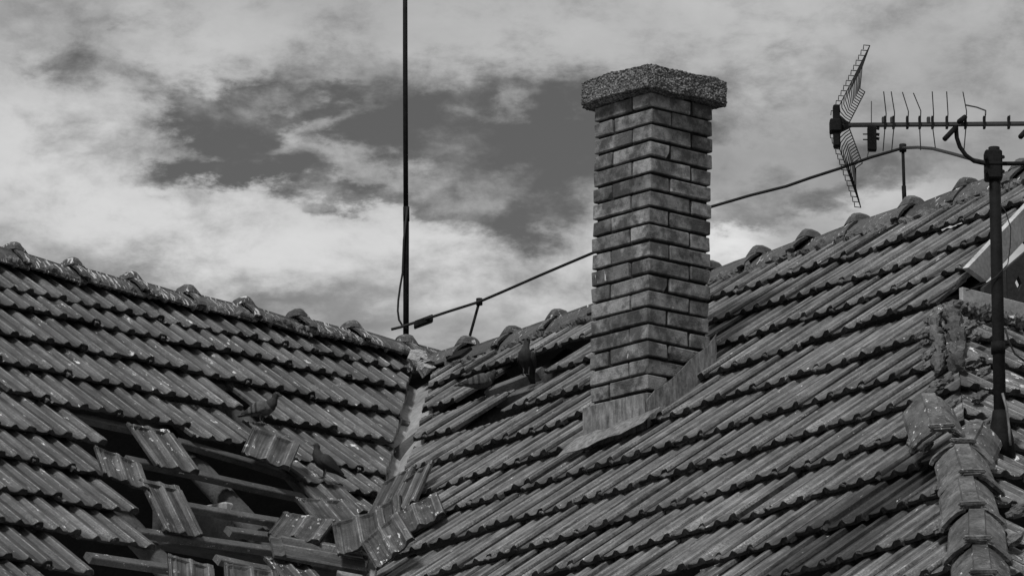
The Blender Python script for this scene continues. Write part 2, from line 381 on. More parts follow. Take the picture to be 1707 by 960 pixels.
# ------------------------------------------------------------------ tile
def tile_mesh(name, w, L, mat, seed, thick=.0155):
    r = random.Random(seed)
    k = w/.22
    prof = [(-.028, -.002), (-.025, .004), (-.020, -.001), (-.015, .004), (-.010, -.001), (-.001, -.009), (.006, -.009), (.012, -.002), (.040, -.005), (.070, -.003),
            (.087, .0095), (.092, .0125), (.100, .0125), (.105, .0095), (.124, -.003), (.148, -.005), (.168, -.003), (.185, .0115), (.191, .0145), (.215, .015), (.221, .012), (.224, .000)]
    prof = [(x*k, z*k) for x, z in prof]
    ys = [(0, -.35), (.004, 1), (L-.05, 1), (L-.043, 1.0), (L-.03, .55), (L, .45)]
    bm = bmesh.new(); top = []
    warp = r.uniform(-.004, .004)
    for j, (y, q) in enumerate(ys):
        row = []
        for i, (x, z) in enumerate(prof):
            zz = z*max(q, .45) if q > 0 else z - .003
            if j == 3: zz = max(zz, .010*k)
            if j == 4: zz = min(zz, .004)
            yy = y
            if j < 2: yy += -.006*math.exp(-((z-0)/.008)**2) + r.uniform(-.0025, .0025)
            row.append(bm.verts.new((x + r.uniform(-.0006, .0006), yy, zz + warp*(x/w-.5)*2 + r.uniform(-.0008, .0008))))
        top.append(row)
    n = len(prof)
    for a, b in zip(top, top[1:]):
        for i in range(n-1):
            q = bm.faces.new((a[i], a[i+1], b[i+1], b[i]))
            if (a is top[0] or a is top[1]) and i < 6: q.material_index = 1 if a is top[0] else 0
    lo = []
    for y in (0, L):
        row = [bm.verts.new((prof[i][0], y + .002, (top[0][i].co.z*.3 - thick*1.2 if y == 0 else top[-1][i].co.z*.6 - thick) + r.uniform(-.002, .002))) for i in range(0, n)]
        lo.append(row)
    for i in range(n-1):
        bm.faces.new((lo[0][i+1], lo[0][i], lo[1][i], lo[1][i+1]))
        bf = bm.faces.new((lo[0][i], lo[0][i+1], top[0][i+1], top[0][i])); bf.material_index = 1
        bm.faces.new((top[-1][i], top[-1][i+1], lo[1][i+1], lo[1][i]))
    for s in (0, n-1):
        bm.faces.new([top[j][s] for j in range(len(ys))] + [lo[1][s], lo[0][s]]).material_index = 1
    # chip a corner off some tiles, and nibble the lower edge of others
    if seed % 3 == 0:
        a = r.uniform(.012, .03); cx = -.028*k if r.random() < .5 else .224*k; wd = r.uniform(.03, .05)
        for v in bm.verts:
            if v.co.y < .03 and abs(v.co.x-cx) < wd: v.co.y += a*(1-abs(v.co.x-cx)/wd)
    elif seed % 3 == 1:
        cx = r.uniform(.03, .19)*k
        for v in bm.verts:
            if v.co.y < .03 and abs(v.co.x-cx) < .022: v.co.y += r.uniform(.004, .010)
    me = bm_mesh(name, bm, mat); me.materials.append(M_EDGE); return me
TR = [tile_mesh('tile_right', W_R, L_R, M_TILE_R, s) for s in range(1, 9)]
TL = [tile_mesh('tile_left', W_L, L_L, M_TILE_L, s+20) for s in range(1, 9)]
TH = [tile_mesh('tile_hip', W_R, L_R, M_TILE_H, s+40) for s in range(1, 6)]
TLOOSE = [tile_mesh('tile_loose', W_L, .43, M_LOOSE, s+60) for s in range(1, 6)]
TAGR = [tile_mesh('tile_small', W_R, .36, M_LOOSE, s+70) for s in range(1, 4)]

def cut_copy(me, M, cuts):
    """tile cut along vertical planes; returns a mesh, None when nothing is left, or the same mesh when untouched"""
    Mi = M.inverted(); Nt = M.to_3x3().transposed()
    touched = False; bm = None
    for co, no in cuts:                       # keep the side no points to
        c = Mi @ co; nn = (Nt @ no)
        d = [(v.co - c).dot(nn) for v in me.vertices] if bm is None else [(v.co - c).dot(nn) for v in bm.verts]
        if not d or max(d) <= .012: 
            if bm: bm.free()
            return None
        if min(d) >= 0: continue
        if bm is None: bm = bmesh.new(); bm.from_mesh(me)
        bmesh.ops.bisect_plane(bm, geom=bm.verts[:]+bm.edges[:]+bm.faces[:], plane_co=c, plane_no=nn, clear_inner=True)
        be = [e for e in bm.edges if e.is_boundary]
        if be: bmesh.ops.holes_fill(bm, edges=be, sides=0)
        touched = True
    if not touched: return me
    m2 = bpy.data.meshes.new(me.name + '_cut'); bm.to_mesh(m2); bm.free()
    for m in me.materials: m2.materials.append(m)
    return m2
def tile_frame(S, s, t, n, rot, drop, L, roll=0):
    M = S.frame(s, t, n)
    return M @ Matrix.Rotation(rot, 4, 'Z') @ Matrix.Rotation(-math.atan2(drop, L), 4, 'X') @ Matrix.Rotation(roll, 4, 'Y')

# ================================================================== LEFT WING
RUN = None
left = root('house_wing', (LS.pt(-3, EAVE_L).x, LS.pt(-3, EAVE_L).y, 0),
            'left wing of the old house, its tiled roof broken open beside the valley', 'house')
right = root('house_wing', (RS.pt(0, EAVE_R).x, RS.pt(0, EAVE_R).y, 0),
             'right wing of the old house, its long tiled roof carrying the brick chimney', 'house')
def wing(parent, S, t_ridge, t_eave, s0, s1, through=None):
    run = (t_ridge - t_eave)*math.sqrt(S.Y.x**2 + S.Y.y**2); zr = S.pt(0, t_ridge).z; ze = S.pt(0, t_eave).z
    z3 = Vector((0, 0, 1)); c = S.pt(0, t_ridge); c.z = 0
    # walls up to the eaves
    inn = run - .35
    p = c + S.X*(s0+.2) - S.H*inn
    bm = bmesh.new(); bm_box(bm, p, S.X*(s1-s0-.4), S.H*(inn*2), z3*(ze - .12))
    add('wall', bm_mesh('wall', bm, M_WALL), None, parent)
    # the slope on the far side, in strips so that a gap can be left
    gapless = set()
    if through:      # opening added on the unseen far side so sky brightens the diamond
        n = (S.H*(zr-ze) + z3*run).normalized(); A = c + z3*(zr-.07); Pq = hit(A, n, *through) - A
        fi = (Pq.dot(S.X) - s0)/(s1-s0)*24; fj = Pq.dot(S.H)/run*10
        gapless = {(int(fi+a), int(fj+b)) for a in (-.2, .2) for b in (-.12, .12)}
    bm = bmesh.new()
    for i in range(24):
        for j in range(10):
            if (i, j) in gapless: continue
            a = s0 + (s1-s0)*i/24; b = (s1-s0)/24; q0 = run*j/10; q1 = run*(j+1)/10
            A = c + S.X*a + S.H*q0 + z3*(zr - (zr-ze)*j/10 - .05); 
            bm_box(bm, A - z3*.04, S.X*b*.999, S.H*(q1-q0) - z3*((zr-ze)/10*.999), z3*.04)
    return add('roof', bm_mesh('back_slope', bm, M_BACK), None, parent), run, zr, ze
SL0, SL1 = -6.2, .75
roofL, runL, zrL, zeL = wing(left, LS, T_RIDGE_L - .03, EAVE_L, SL0, SL1)
VALL = .03; VALR = .10
cutL = (V0 - VN*VALL, -VN); cutR = (V0 + VN*VALR, VN)

# row lines on the left slope: two pixels each on the lower edge of the course
ROWS_L = [((104, 497), (603, 600)), ((104, 526), (603, 629)), ((104, 571), (603, 675)), ((104, 619), (603, 723)), ((104, 669), (603, 770)),
          ((104, 725), (603, 818)), ((104, 774), (603, 868)), ((104, 829), (603, 922)), ((104, 885), (603, 978)), ((104, 944), (603, 1040)), ((104, 1002), (603, 1098)), ((104, 1060), (603, 1155))]
def rowline(S, a, b):
    s0, t0 = S.px(*a); s1, t1 = S.px(*b); k = (t1-t0)/(s1-s0); return t0 - k*s0, k
LROW = [rowline(LS, *r) for r in ROWS_L]
# pixel ranges along each course where its tiles are gone
GONE_L = {3: [(398, 432), (488, 507)], 4: [(-90, 34), (405, 492)], 5: [(160, 508)], 6: [(182, 585)], 7: [(232, 640)], 8: [(262, 700)], 9: [(168, 760)], 10: [(120, 800)], 11: [(60, 800)]}
def px_of(P):
    d = P - CAM; z = d.dot(FW); return 853.5 + FPX*d.dot(RT)/z, 480 - FPX*d.dot(UP)/z
nL = 0
for k, (a, b) in enumerate(LROW):
    ph = (k % 2)*.5 + rnd.uniform(-.15, .15)
    for c in range(-22, 6):
        s = (c + ph)*W_L; t = a + b*s
        x, y = px_of(LS.pt(s + W_L*.5, t))
        if x < -70 or y > 1010: continue
        if any(p < x < q for p, q in GONE_L.get(k, [])): continue
        jt = rnd.gauss(0, .008); rot = math.atan(b) + rnd.gauss(0, .007)
        if k == 4 and x > 313: jt -= .07
        edge = any(abs(x-q) < 40 for pq in GONE_L.get(k, []) for q in pq)
        if edge: rot += rnd.gauss(0, .02); jt += rnd.gauss(0, .01)
        M = tile_frame(LS, s + rnd.gauss(0, .002), t + jt, rnd.gauss(0, .0025), rot, .058, L_L, rnd.gauss(0, .008))
        me = cut_copy(rnd.choice(TL), M, [cutL])
        if me is None: continue
        add('tile', me, M, roofL); nL += 1
# battens and log rafters under the broken part
def batten(S, s0, s1, t, n, w, h, parent, mat=M_WOOD, rot=0, name='batten'):
    M = S.frame(s0, t, n) @ Matrix.Rotation(rot, 4, 'Z')
    bm = bmesh.new(); segs = max(2, int((s1-s0)/.35)); L = s1-s0
    rings = []
    for i in range(segs+1):
        x = L*i/segs; dz = rnd.gauss(0, .003); dy = rnd.gauss(0, .003)
        rings.append([bm.verts.new((x, dy + yy, dz + zz)) for yy, zz in ((0, -h), (w, -h), (w, -.004), (w-.004, 0), (.004, 0), (0, -.004))])
    for p, q in zip(rings, rings[1:]):
        for i in range(6): bm.faces.new((p[i], p[(i+1) % 6], q[(i+1) % 6], q[i]))
    bm.faces.new(rings[0]); bm.faces.new(rings[-1][::-1])
    return add(name, bm_mesh(name, bm, mat), M, parent)
def rafter(S, s, t0, t1, n, r, parent, mat=M_LOG):
    pts = []; m = 7
    for i in range(m+1):
        t = t0 + (t1-t0)*i/m; pts.append(S.pt(s + rnd.gauss(0, .008), t, n + rnd.gauss(0, .004)))
    return add('rafter', tube_me('rafter', pts, [r*rnd.uniform(.93, 1.07) for _ in pts], mat, 10), None, parent)
def valley_s(S, t, off=0):
    # course position where the valley crosses height t
    P = S.pt(0, t); 
    return (V0 - P).dot(VN)/S.X.dot(VN) + off
# battens seen in the hole: (left px, right px)
for (xa, ya), (xb, yb), n in (((120, 688), (240, 716), -.052), ((300, 733), (520, 800), -.05), ((215, 762), (515, 828), -.055), ((300, 838), (490, 872), -.055), ((235, 884), (455, 914), -.055), ((384, 880), (470, 893), -.05),
                              ((150, 925), (330, 952), -.055), ((365, 930), (470, 950), -.055), ((-60, 612), (60, 640), -.055)):
    A = LS.px(xa, ya, n); B = LS.px(xb, yb, n)
    batten(LS, A[0], B[0] + .02, A[1] - .02, n, .05, .032, roofL, rot=math.atan2(B[1]-A[1], B[0]-A[0]))
for k in (0, 1, 2, 3):
    a, b = LROW[k]; batten(LS, -4.2, .2 if k < 2 else -.1, a + L_L - .06 + b*-4.2, -.066, .045, .03, roofL, rot=math.atan(b))
for x, y in ((345, 790), (10, 650), (150, 800), (560, 860), (470, 930)):
    s, t = LS.px(x, y, -.15); rafter(LS, s, EAVE_L + .1, T_RIDGE_L - .2, -.165, .05, roofL)
# pale masonry seen down inside the roof
A = LS.hit(375, 880, -.22)
add('masonry', box_me('masonry', A, LS.X*.17, LS.H*.3, Vector((0, 0, .13)), M_TRIM, .01), None, roofL)
add('masonry', box_me('masonry', LS.hit(300, 905, -.3), LS.X*1.2, LS.H*.2, Vector((0, 0, .2)), M_LOG, .01), None, roofL)

# ------------------------------------------------------------------ ridge and hip caps
def cap_mesh(name, L, mat, seed, sc=1.0, lug=True, lip=False):
    r = random.Random(seed)
    prof = [(-.112, -.074), (-.106, -.056), (-.078, -.024), (-.050, .000), (-.034, .009), (-.029, .021), (.029, .021), (.034, .009), (.050, .000), (.078, -.024), (.106, -.056), (.112, -.074)]
    xs = [(0, 1.12), (.012, 1.15), (.055, 1.14), (.066, 1.0), (L*.5, .99), (L, .95)]
    bm = bmesh.new(); rows = []
    for x, q in xs:
        rows.append([bm.verts.new((x + r.uniform(-.003, .003) + (.004*math.sin(i*1.7+seed) if x < .02 else 0), y*sc*q, z*sc + (q-1)*.10*sc + r.uniform(-.0015, .0015))) for i, (y, z) in enumerate(prof)])
    n = len(prof)
    for a, b in zip(rows, rows[1:]):
        for i in range(n-1): bm.faces.new((a[i], b[i], b[i+1], a[i+1]))
    bmesh.ops.recalc_face_normals(bm, faces=bm.faces)
    for f in bm.faces:
        pass
    bmesh.ops.solidify(bm, geom=bm.faces[:], thickness=.014)
    if lug:   # raised lug over the overlap
        if lip:
            v = bm_box(bm, (.002, -.05, .030*sc), Vector((.024, 0, 0)), Vector((0, .10, 0)), Vector((0, 0, .016)))
            bmesh.ops.bevel(bm, geom=[e for e in bm.edges if all(p in v for p in e.verts)], offset=.005, segments=2, affect='EDGES')
        else:
            rg = []
            for x, h, w in ((-.004, .004, .040), (.002, .034, .050), (.022, .048, .052), (.050, .046, .050), (.074, .026, .046), (.105, .002, .034)):
                rg.append([bm.verts.new((x + r.uniform(-.003, .003), y*w, .016 + z*h)) for y, z in ((-1.15, 0), (-1, .55), (-.72, .92), (0, 1.04), (.72, .92), (1, .55), (1.15, 0))])
            for a, b in zip(rg, rg[1:]):
                for i in range(6): bm.faces.new((a[i], b[i], b[i+1], a[i+1]))
            bm.faces.new(rg[0]); bm.faces.new(rg[-1][::-1])
    me = bm_mesh(name, bm, mat); return me
CAPL = [cap_mesh('ridge_cap', .44, M_RIDGE, s) for s in range(5)]
CAPR = [cap_mesh('ridge_cap_right', .44, M_RIDGE_R, s+9) for s in range(5)]
CAPH = [cap_mesh('hip_cap', .44, M_HIP, s+20, .95, True, True) for s in range(5)]
def cap_frame(pos, axis, up=Vector((0, 0, 1)), roll=0, tilt=0, yaw=0):
    x = axis.normalized(); y = up.cross(x).normalized(); z = x.cross(y)
    M = Matrix((x, y, z)).transposed().to_4x4(); M.translation = pos
    return M @ Matrix.Rotation(yaw, 4, 'Z') @ Matrix.Rotation(tilt, 4, 'Y') @ Matrix.Rotation(roll, 4, 'X')
def lumps(name, P, axis, L, r, mat, parent, seed, seg=26, kind='stuff', sq=.8):
    """rough mortar bedding along a line"""
    bm = bmesh.new(); bm_tube(bm, [P + axis*(L*i/(seg*2)) + Vector((0, 0, .012*noise.noise(Vector((i*.5, seed*3.3, 0))))) for i in range(seg*2+1)], r, 9)
    for v in bm.verts:
        q = noise.noise(v.co*16 + Vector((seed*7.1, 0, 0))); q2 = noise.noise(v.co*42 + Vector((0, seed, 0)))
        c = P + axis*((v.co-P).dot(axis)); v.co = c + (v.co-c)*max(.15, 1 + q*1.3 + q2*.9)
    o = add(name, bm_mesh(name, bm, mat), None, parent); o['kind'] = kind; return o
# left ridge: caps at the pixels of their lugs
ridge_px = [(-86, 392), (12, 419), (110, 445), (208, 468), (303, 490), (397, 509), (487, 530), (578, 549), (668, 572)]
Yr = [LS.pt(LS.px(x, y)[0], T_RIDGE_L).y for x, y in ridge_px]
pts = []
for x, y in ridge_px:
    # vertical plane through the ridge
    c = LS.pt(0, T_RIDGE_L + .02); pts.append(hit(c, LS.H, x, y))
for i, p in enumerate(pts):
    q = pts[i+1] if i+1 < len(pts) else p + (p - pts[i-1])*.8
    add('ridge_tile', CAPL[i % 5], cap_frame(p + Vector((0, 0, -.012)), q - p, roll=rnd.gauss(0, .05), tilt=rnd.gauss(.02, .015), yaw=rnd.gauss(0, .02)), roofL)
for i, (p, q) in enumerate(zip(pts, pts[1:])):
    d = q-p; lumps('mortar', p - LS.H*.095 + Vector((0, 0, -.075)), d.normalized(), d.length, .013, M_MORTAR, roofL, i)

# ================================================================== RIGHT WING
SR0, SR1 = RS.px(735, 590)[0] - 4.5, HS.st(HIPQ)[0]
sgab = RS.st(HIPQ)[0]                                   # where the small gable stands
roofR, runR, zrR, zeR = wing(right, RS, T_RIDGE_R - .03, EAVE_R, SR0, sgab + .05, (1693, 474))
cutH = (HIPQ + HN*.001, HN)
bA, bB = RS.hit(1603, 453), RS.hit(1712, 338)
bd = (bB - bA); bdh = Vector((bd.x, bd.y, 0)).normalized(); BN = Vector((-bdh.y, bdh.x, 0))
if BN.x > 0: BN = -BN
cutB = (bA, BN)
RROW = list(zip((1.498, 1.138, .779, .397, -.004, -.398, -.775, -1.18, -1.575, -1.97, -2.365, -2.76, -3.155), (-.02, -.012, .014, .038, .035, .028, .030, .045, .055, .06, .065, .068, .07)))
for k, (a, b) in enumerate(RROW): print('Rrow', k, round(a, 3), round(b, 3))
for k, (a, b) in enumerate(LROW): print('Lrow', k, round(a, 3), round(b, 3))
GONE_R = {1: [(752, 903)], 2: [(748, 822)]}
# the chimney's own axes
CA = R_(48.5); ca = Vector((-math.cos(CA), math.sin(CA), 0)); cb = Vector((math.sin(CA), math.cos(CA), 0)); CW = .382
def in_chimney(P):
    d = P - P0; return .02 < d.dot(ca) < CW-.02 and .02 < d.dot(cb) < CW-.02
nR = 0
for k, (a, b) in enumerate(RROW):
    ph = (k*.37) % 1 + rnd.uniform(-.12, .12)
    for c in range(-26, 26):
        s = (c + ph)*W_R; t = a + b*s
        x, y = px_of(RS.pt(s + W_R*.5, t)); xt, yt = px_of(RS.pt(s + W_R, t + L_R))
        if xt < 300 or y > 1030 or x > 1760: continue
        if any(p < x < q for p, q in GONE_R.get(k, [])): continue
        jt = rnd.gauss(0, .010) - (rnd.random() < .07)*rnd.uniform(.01, .03); rot = math.atan(b) + rnd.gauss(0, .009)*(1 + 2*(rnd.random() < .07))
        M = tile_frame(RS, s + rnd.gauss(0, .002), t + jt, rnd.gauss(0, .0025), rot, .048, L_R, rnd.gauss(0, .012))
        if in_chimney(RS.pt(s + W_R/2, t + .1)) and in_chimney(RS.pt(s + W_R/2, t + .35)): continue
        me = cut_copy(rnd.choice(TR), M, [cutR, cutB] if k < 4 else [cutR, cutH])
        if me is None: continue
        add('tile', me, M, roofR); nR += 1
print('tiles', nL, nR)
# battens and rafters
for (xa, ya), (xb, yb), n, w in (((806, 655), (897, 618), -.012, .06), ((795, 672), (895, 645), -.05, .05)):
    A = RS.px(xa, ya, n); B = RS.px(xb, yb, n)
    batten(RS, A[0], B[0], A[1], n, w, .05, roofR, rot=math.atan2(B[1]-A[1], B[0]-A[0]))
for x, y in ((760, 690), (880, 600), (1000, 560)):
    s, t = RS.px(x, y, -.15); rafter(RS, s, EAVE_R + .1, T_RIDGE_R - .2, -.15, .055, roofR)
# ridge caps on the right wing
rp = [(772, 584), (862, 557), (938, 529), (1022, 500), (1108, 471), (1192, 449), (1275, 424), (1357, 397), (1440, 370), (1530, 342), (1622, 311), (1716, 280), (1815, 248)]
c = RS.pt(0, T_RIDGE_R + .02)
pts = [hit(c, RS.H, x, y) for x, y in rp]
for i, p in enumerate(pts[:-1]):
    q = pts[i+1]
    # lug at the right-hand (near) end of each cap
    add('ridge_tile', CAPR[i % 5], cap_frame(q + Vector((0, 0, -.015)), p - q, roll=rnd.gauss(0, .05), tilt=rnd.gauss(.02, .015), yaw=rnd.gauss(0, .02)), roofR)
for i, (p, q) in enumerate(zip(pts, pts[1:])):
    d = q-p; lumps('mortar', p - RS.H*.098 + Vector((0, 0, -.098)), d.normalized(), d.length, .020, M_MORTAR, roofR, i+20)
# end cap where the two ridges meet
pe = hit(c, RS.H, 700, 592); qe = hit(c, RS.H, 786, 572)
add('ridge_tile', CAPR[2], cap_frame(qe + Vector((0, 0, -.02)), pe - qe, tilt=.05), roofR)
o = lumps('mortar', LS.hit(690, 600, .03), (RS.hit(730, 612, .02) - LS.hit(690, 600, .03)).normalized(), .26, .034, grey_mat('pale_mortar', .30, .5, .95, 20, .8, .1), roofR, 77)

# valley gutter
rows = []
for i in range(13):
    t = .12 - 4.2*i/12
    P = V0 + VD*t
    q = .15 + .010*math.sin(i*2.3) + rnd.gauss(0, .004)
    mid = P + Vector((0, 0, -.10)); lf = P - VN*q; rf = P + VN*q
    lf.z = LS.P.z - ((lf.x-LS.P.x)*LS.Z.x + (lf.y-LS.P.y)*LS.Z.y + .085)/LS.Z.z; rf.z = RS.P.z - ((rf.x-RS.P.x)*RS.Z.x + (rf.y-RS.P.y)*RS.Z.y + .085)/RS.Z.z
    mid.z = min(mid.z, (LS.P.z - ((P.x-LS.P.x)*LS.Z.x + (P.y-LS.P.y)*LS.Z.y)/LS.Z.z) - .11)
    rows.append([lf, (lf+mid)/2 + Vector((0, 0, rnd.gauss(0, .004))), mid, (rf+mid)/2 + Vector((0, 0, rnd.gauss(0, .004))), rf])
add('valley_gutter', sheet_me('valley_gutter', rows, .004, M_ZINC), None, roofR)

# ------------------------------------------------------------------ chimney
chim_top = atY(1083, 150, P0.y).z
joint = bmesh.new(); bm_box(joint, P0 + ca*.016 + cb*.016 - Vector((0, 0, .55)), ca*(CW-.032), cb*(CW-.032), Vector((0, 0, chim_top - P0.z + .57)))
lean = Matrix.Shear('XY', 4, (.008, 0))
def leaned(v): return v + Vector((.021*(v.z-P0.z), 0, 0))
for v in joint.verts: v.co = leaned(v.co)
chimney = add('chimney', bm_mesh('chimney_core', joint, M_JOINT), None, right)
def brick_mesh(seed):
    r = random.Random(seed); bm = bmesh.new(); bm_box(bm, (0, 0, 0), Vector((.25, 0, 0)), Vector((0, .12, 0)), Vector((0, 0, .064)))
    for v in bm.verts: v.co += Vector((r.uniform(-.003, .003), r.uniform(-.003, .003), r.uniform(-.002, .002)))
    bmesh.ops.bevel(bm, geom=bm.edges[:], offset=r.uniform(.003, .006), segments=1, affect='EDGES')
    if seed % 4 == 1:
        nn = Vector((r.choice((-1, 1)), r.choice((-1, 1)), r.choice((-.7, .7)))).normalized()
        co = Vector((.125 + .125*(1 if nn.x > 0 else -1), .06 + .06*(1 if nn.y > 0 else -1), .032 + .032*(1 if nn.z > 0 else -1)))
        bmesh.ops.bisect_plane(bm, geom=bm.verts[:]+bm.edges[:]+bm.faces[:], plane_co=co - nn*r.uniform(.008, .018), plane_no=nn, clear_outer=True)
        bmesh.ops.holes_fill(bm, edges=[e for e in bm.edges if e.is_boundary], sides=0)
    return bm_mesh('brick', bm, M_BRICK)
BR = [brick_mesh(s) for s in range(10)]
PITCHB = .0772; ncourse = int((chim_top - (P0.z - .45))/PITCHB)
for i in range(ncourse):
    z = chim_top - (i+1)*PITCHB + .006
    A, B = (ca, cb) if i % 2 else (cb, ca)
    for (oa, ob, sw) in ((0, 0, 0), (0, .132, 1), (.132, .262, 0), (.262, 0, 1)):
        P = P0 + A*(oa + rnd.gauss(0, .002)) + B*(ob + rnd.gauss(0, .002)); P.z = z + rnd.gauss(0, .0012)
        X, Y = (A, B) if not sw else (B, A)
        if X.cross(Y).z < 0: P = P + Y*.12; Y = -Y
        M = Matrix((X, Y, Vector((0, 0, 1)))).transposed().to_4x4(); M.translation = leaned(P)
        M = M @ Matrix.Rotation(rnd.gauss(0, .006), 4, 'Z')
        add('brick', rnd.choice(BR), M, chimney)
# rough cap of exposed gravel concrete
def cap_slab():
    bm = bmesh.new(); n = 44; h = .118; e0, e1 = -.06, CW + .055
    bmesh.ops.create_cube(bm, size=1)
    bmesh.ops.bevel(bm, geom=bm.edges[:], offset=.05, segments=2, affect='EDGES')
    bmesh.ops.subdivide_edges(bm, edges=bm.edges[:], cuts=7, use_grid_fill=True)
    bmesh.ops.triangulate(bm, faces=[f for f in bm.faces if len(f.verts) > 4])
    bmesh.ops.subdivide_edges(bm, edges=[e for e in bm.edges if e.calc_length() > .05], cuts=3, use_grid_fill=True)
    bmesh.ops.triangulate(bm, faces=[f for f in bm.faces if len(f.verts) > 4])
    bmesh.ops.subdivide_edges(bm, edges=[e for e in bm.edges if (e.verts[0].co-e.verts[1].co).length*.4 > .008], cuts=2, use_grid_fill=True)
    bm.normal_update()
    S = e1-e0
    nor = {v: v.normal.copy() for v in bm.verts}
    for v in bm.verts:
        p = Vector((v.co.x*S, v.co.y*S, v.co.z*h)); 
        if v.co.z > 0: p.z += .020*(1 - max(abs(v.co.x), abs(v.co.y))*2)
        p.z += .006*math.sin(v.co.x*7) + .006*math.sin(v.co.y*5+1)
        cell = noise.voronoi(p*85)[0][0]
        p += nor[v]*((.35-cell)*.010 + noise.noise(p*30)*.005 + noise.noise(p*9)*.006)
        v.co = p
    me = bm_mesh('cap', bm, M_CONC)
    C = P0 + (ca+cb)*((e0+e1)/2); C.z = chim_top + h/2 - .004
    M = Matrix((cb, ca*1, Vector((0, 0, 1)))).transposed().to_4x4()
    M = Matrix((cb, -ca*-1, Vector((0, 0, 1)))).transposed().to_4x4()
    if M.determinant() < 0: M = Matrix((ca, cb, Vector((0, 0, 1)))).transposed().to_4x4()
    M.translation = leaned(C); return add('cap', me, M, chimney)
cap_slab()
# flashing round the foot of the chimney
tanr = RS.Y.z/math.sqrt(RS.Y.x**2 + RS.Y.y**2)
def roof_z(P, n=0):
    # height of the right slope above a point
    return RS.P.z - ((P.x-RS.P.x)*RS.Z.x + (P.y-RS.P.y)*RS.Z.y)/RS.Z.z + n/RS.Z.z
def rp_(a, b, dz): 
    P = P0 + ca*a + cb*b; P.z = roof_z(P) + dz; return P
zt = P0.z + .115
fr = []
for i in range(9):
    a = -.018 + (CW+.03)*i/8; lo = P0 + ca*a + cb*-.022; hi = lo.copy(); lo.z = roof_z(lo) - .03; hi.z = zt + rnd.gauss(0, .003)
    fr.append([lo, hi])
add('flashing', sheet_me('flashing', fr, .004, M_LEAD), None, chimney)
sd = []
for i in range(9):
    b = -.022 + (CW+.05)*i/8; lo = P0 + cb*b + ca*-.022; hi = lo.copy(); lo.z = roof_z(lo) - .03; hi.z = roof_z(lo) + .105 + rnd.gauss(0, .004) + (.02 if i == 8 else 0)
    sd.append([lo, hi])
add('flashing', sheet_me('flashing', sd, .004, M_LEAD), None, chimney)
ap = []
for i in range(9):
    f = i/8
    top = P0 + ca*(.44 - .56*f) + cb*-.02; top.z = roof_z(top, .032 + rnd.gauss(0, .003))
    bot = top - Vector((RS.H.x, RS.H.y, 0))*(.125 - .02*f) ; bot.z = roof_z(bot, .026 + rnd.gauss(0, .004))
    ap.append([bot, (top+bot)/2 + Vector((0, 0, .006)), top])
add('flashing', sheet_me('flashing', ap, .003, M_LEAD), None, chimney)

# ------------------------------------------------------------------ small gable at the right end, and the hipped slope below it
GP = RS.pt(sgab - .02, 0); GN = RS.X
def gab(x, y, off=0): return hit(GP, GN, x, y, off)
# dark vertical boards with a diamond cut through one of them
apex = RS.pt(sgab - .02, T_RIDGE_R - .06); base_z = gab(1640, 492).z - .05
y0 = RS.H
bw = .13; dia = gab(1693, 474); dp = (dia - apex).dot(y0)
for i in range(-16, 17):
    p0 = dp - bw/2 + i*bw; p1 = p0 + bw - .004
    def top(p): return apex.z - abs(p)*tanr - .02
    if min(top(p0), top(p1)) < base_z: 
        continue
    A = lambda p, z, o=0: Vector((apex.x, apex.y, 0)) + y0*p + GN*o + Vector((0, 0, z))
    bm = bmesh.new(); th = .022
    out = [(p0, base_z), (p1, base_z), (p1, top(p1)), (p0, top(p0))]
    if i == 0:
        rx, rz = .0195, .033; cx = (p0+p1)/2; z0 = dia.z
        def quad(pl):
            v = [bm.verts.new(A(p, z)) for p, z in pl]; w = [bm.verts.new(A(p, z, th)) for p, z in pl]
            n = len(v); bm.faces.new(v[::-1]); bm.faces.new(w)
            for a in range(n): bm.faces.new((v[a], v[(a+1) % n], w[(a+1) % n], w[a]))
        quad([(p0, base_z), (p1, base_z), (p1, z0), (cx+rx, z0), (cx, z0-rz), (cx-rx, z0), (p0, z0)])
        quad([(p0, z0), (cx-rx, z0), (cx, z0+rz), (cx+rx, z0), (p1, z0), (p1, top(p1)), (p0, top(p0))])
    else:
        v = [bm.verts.new(A(p, z)) for p, z in out]; w = [bm.verts.new(A(p, z, th)) for p, z in out]
        bm.faces.new(v[::-1]); bm.faces.new(w)
        for a in range(4): bm.faces.new((v[a], v[(a+1) % 4], w[(a+1) % 4], w[a]))
    add('board', bm_mesh('board', bm, M_DARKWOOD), None, right)
# pale trim board along the foot of the gable
A = gab(1598, 480, .06); B = gab(1760, 522, .06)
add('trim_board', box_me('trim_board', A + Vector((0, 0, -.085)), (B-A), GN*.025, Vector((0, 0, .085)), M_TRIM, .003), None, right)
# barge board up the verge
u = (bB - bA).normalized(); bn = -BN
d0 = u.cross(bn).normalized(); d0 = d0 if d0.z < 0 else -d0
Q = bA + bn*.004 + Vector((0, 0, .014)) - u*.0
bmq = bmesh.new(); Wb = .115
pl = [Q, Q + u*.7, Q + u*.7 + d0*Wb, Q + u*.10 + d0*Wb]
v = [bmq.verts.new(p) for p in pl]; w = [bmq.verts.new(p + bn*.03) for p in pl]
bmq.faces.new(v); bmq.faces.new(w[::-1])
for a in range(4): bmq.faces.new((v[a], w[a], w[(a+1) % 4], v[(a+1) % 4]))
add('barge_board', bm_mesh('barge_board', bmq, M_PAINT), None, right)
sof = [bA + d0*.10 - bn*.0 + u*.02, bA + d0*.10 + u*.75]
add('soffit_board', sheet_me('soffit_board', [[sof[0], sof[1]], [sof[0] - RS.X*.34, sof[1] - RS.X*.34]], .016, M_DARKWOOD), None, right)
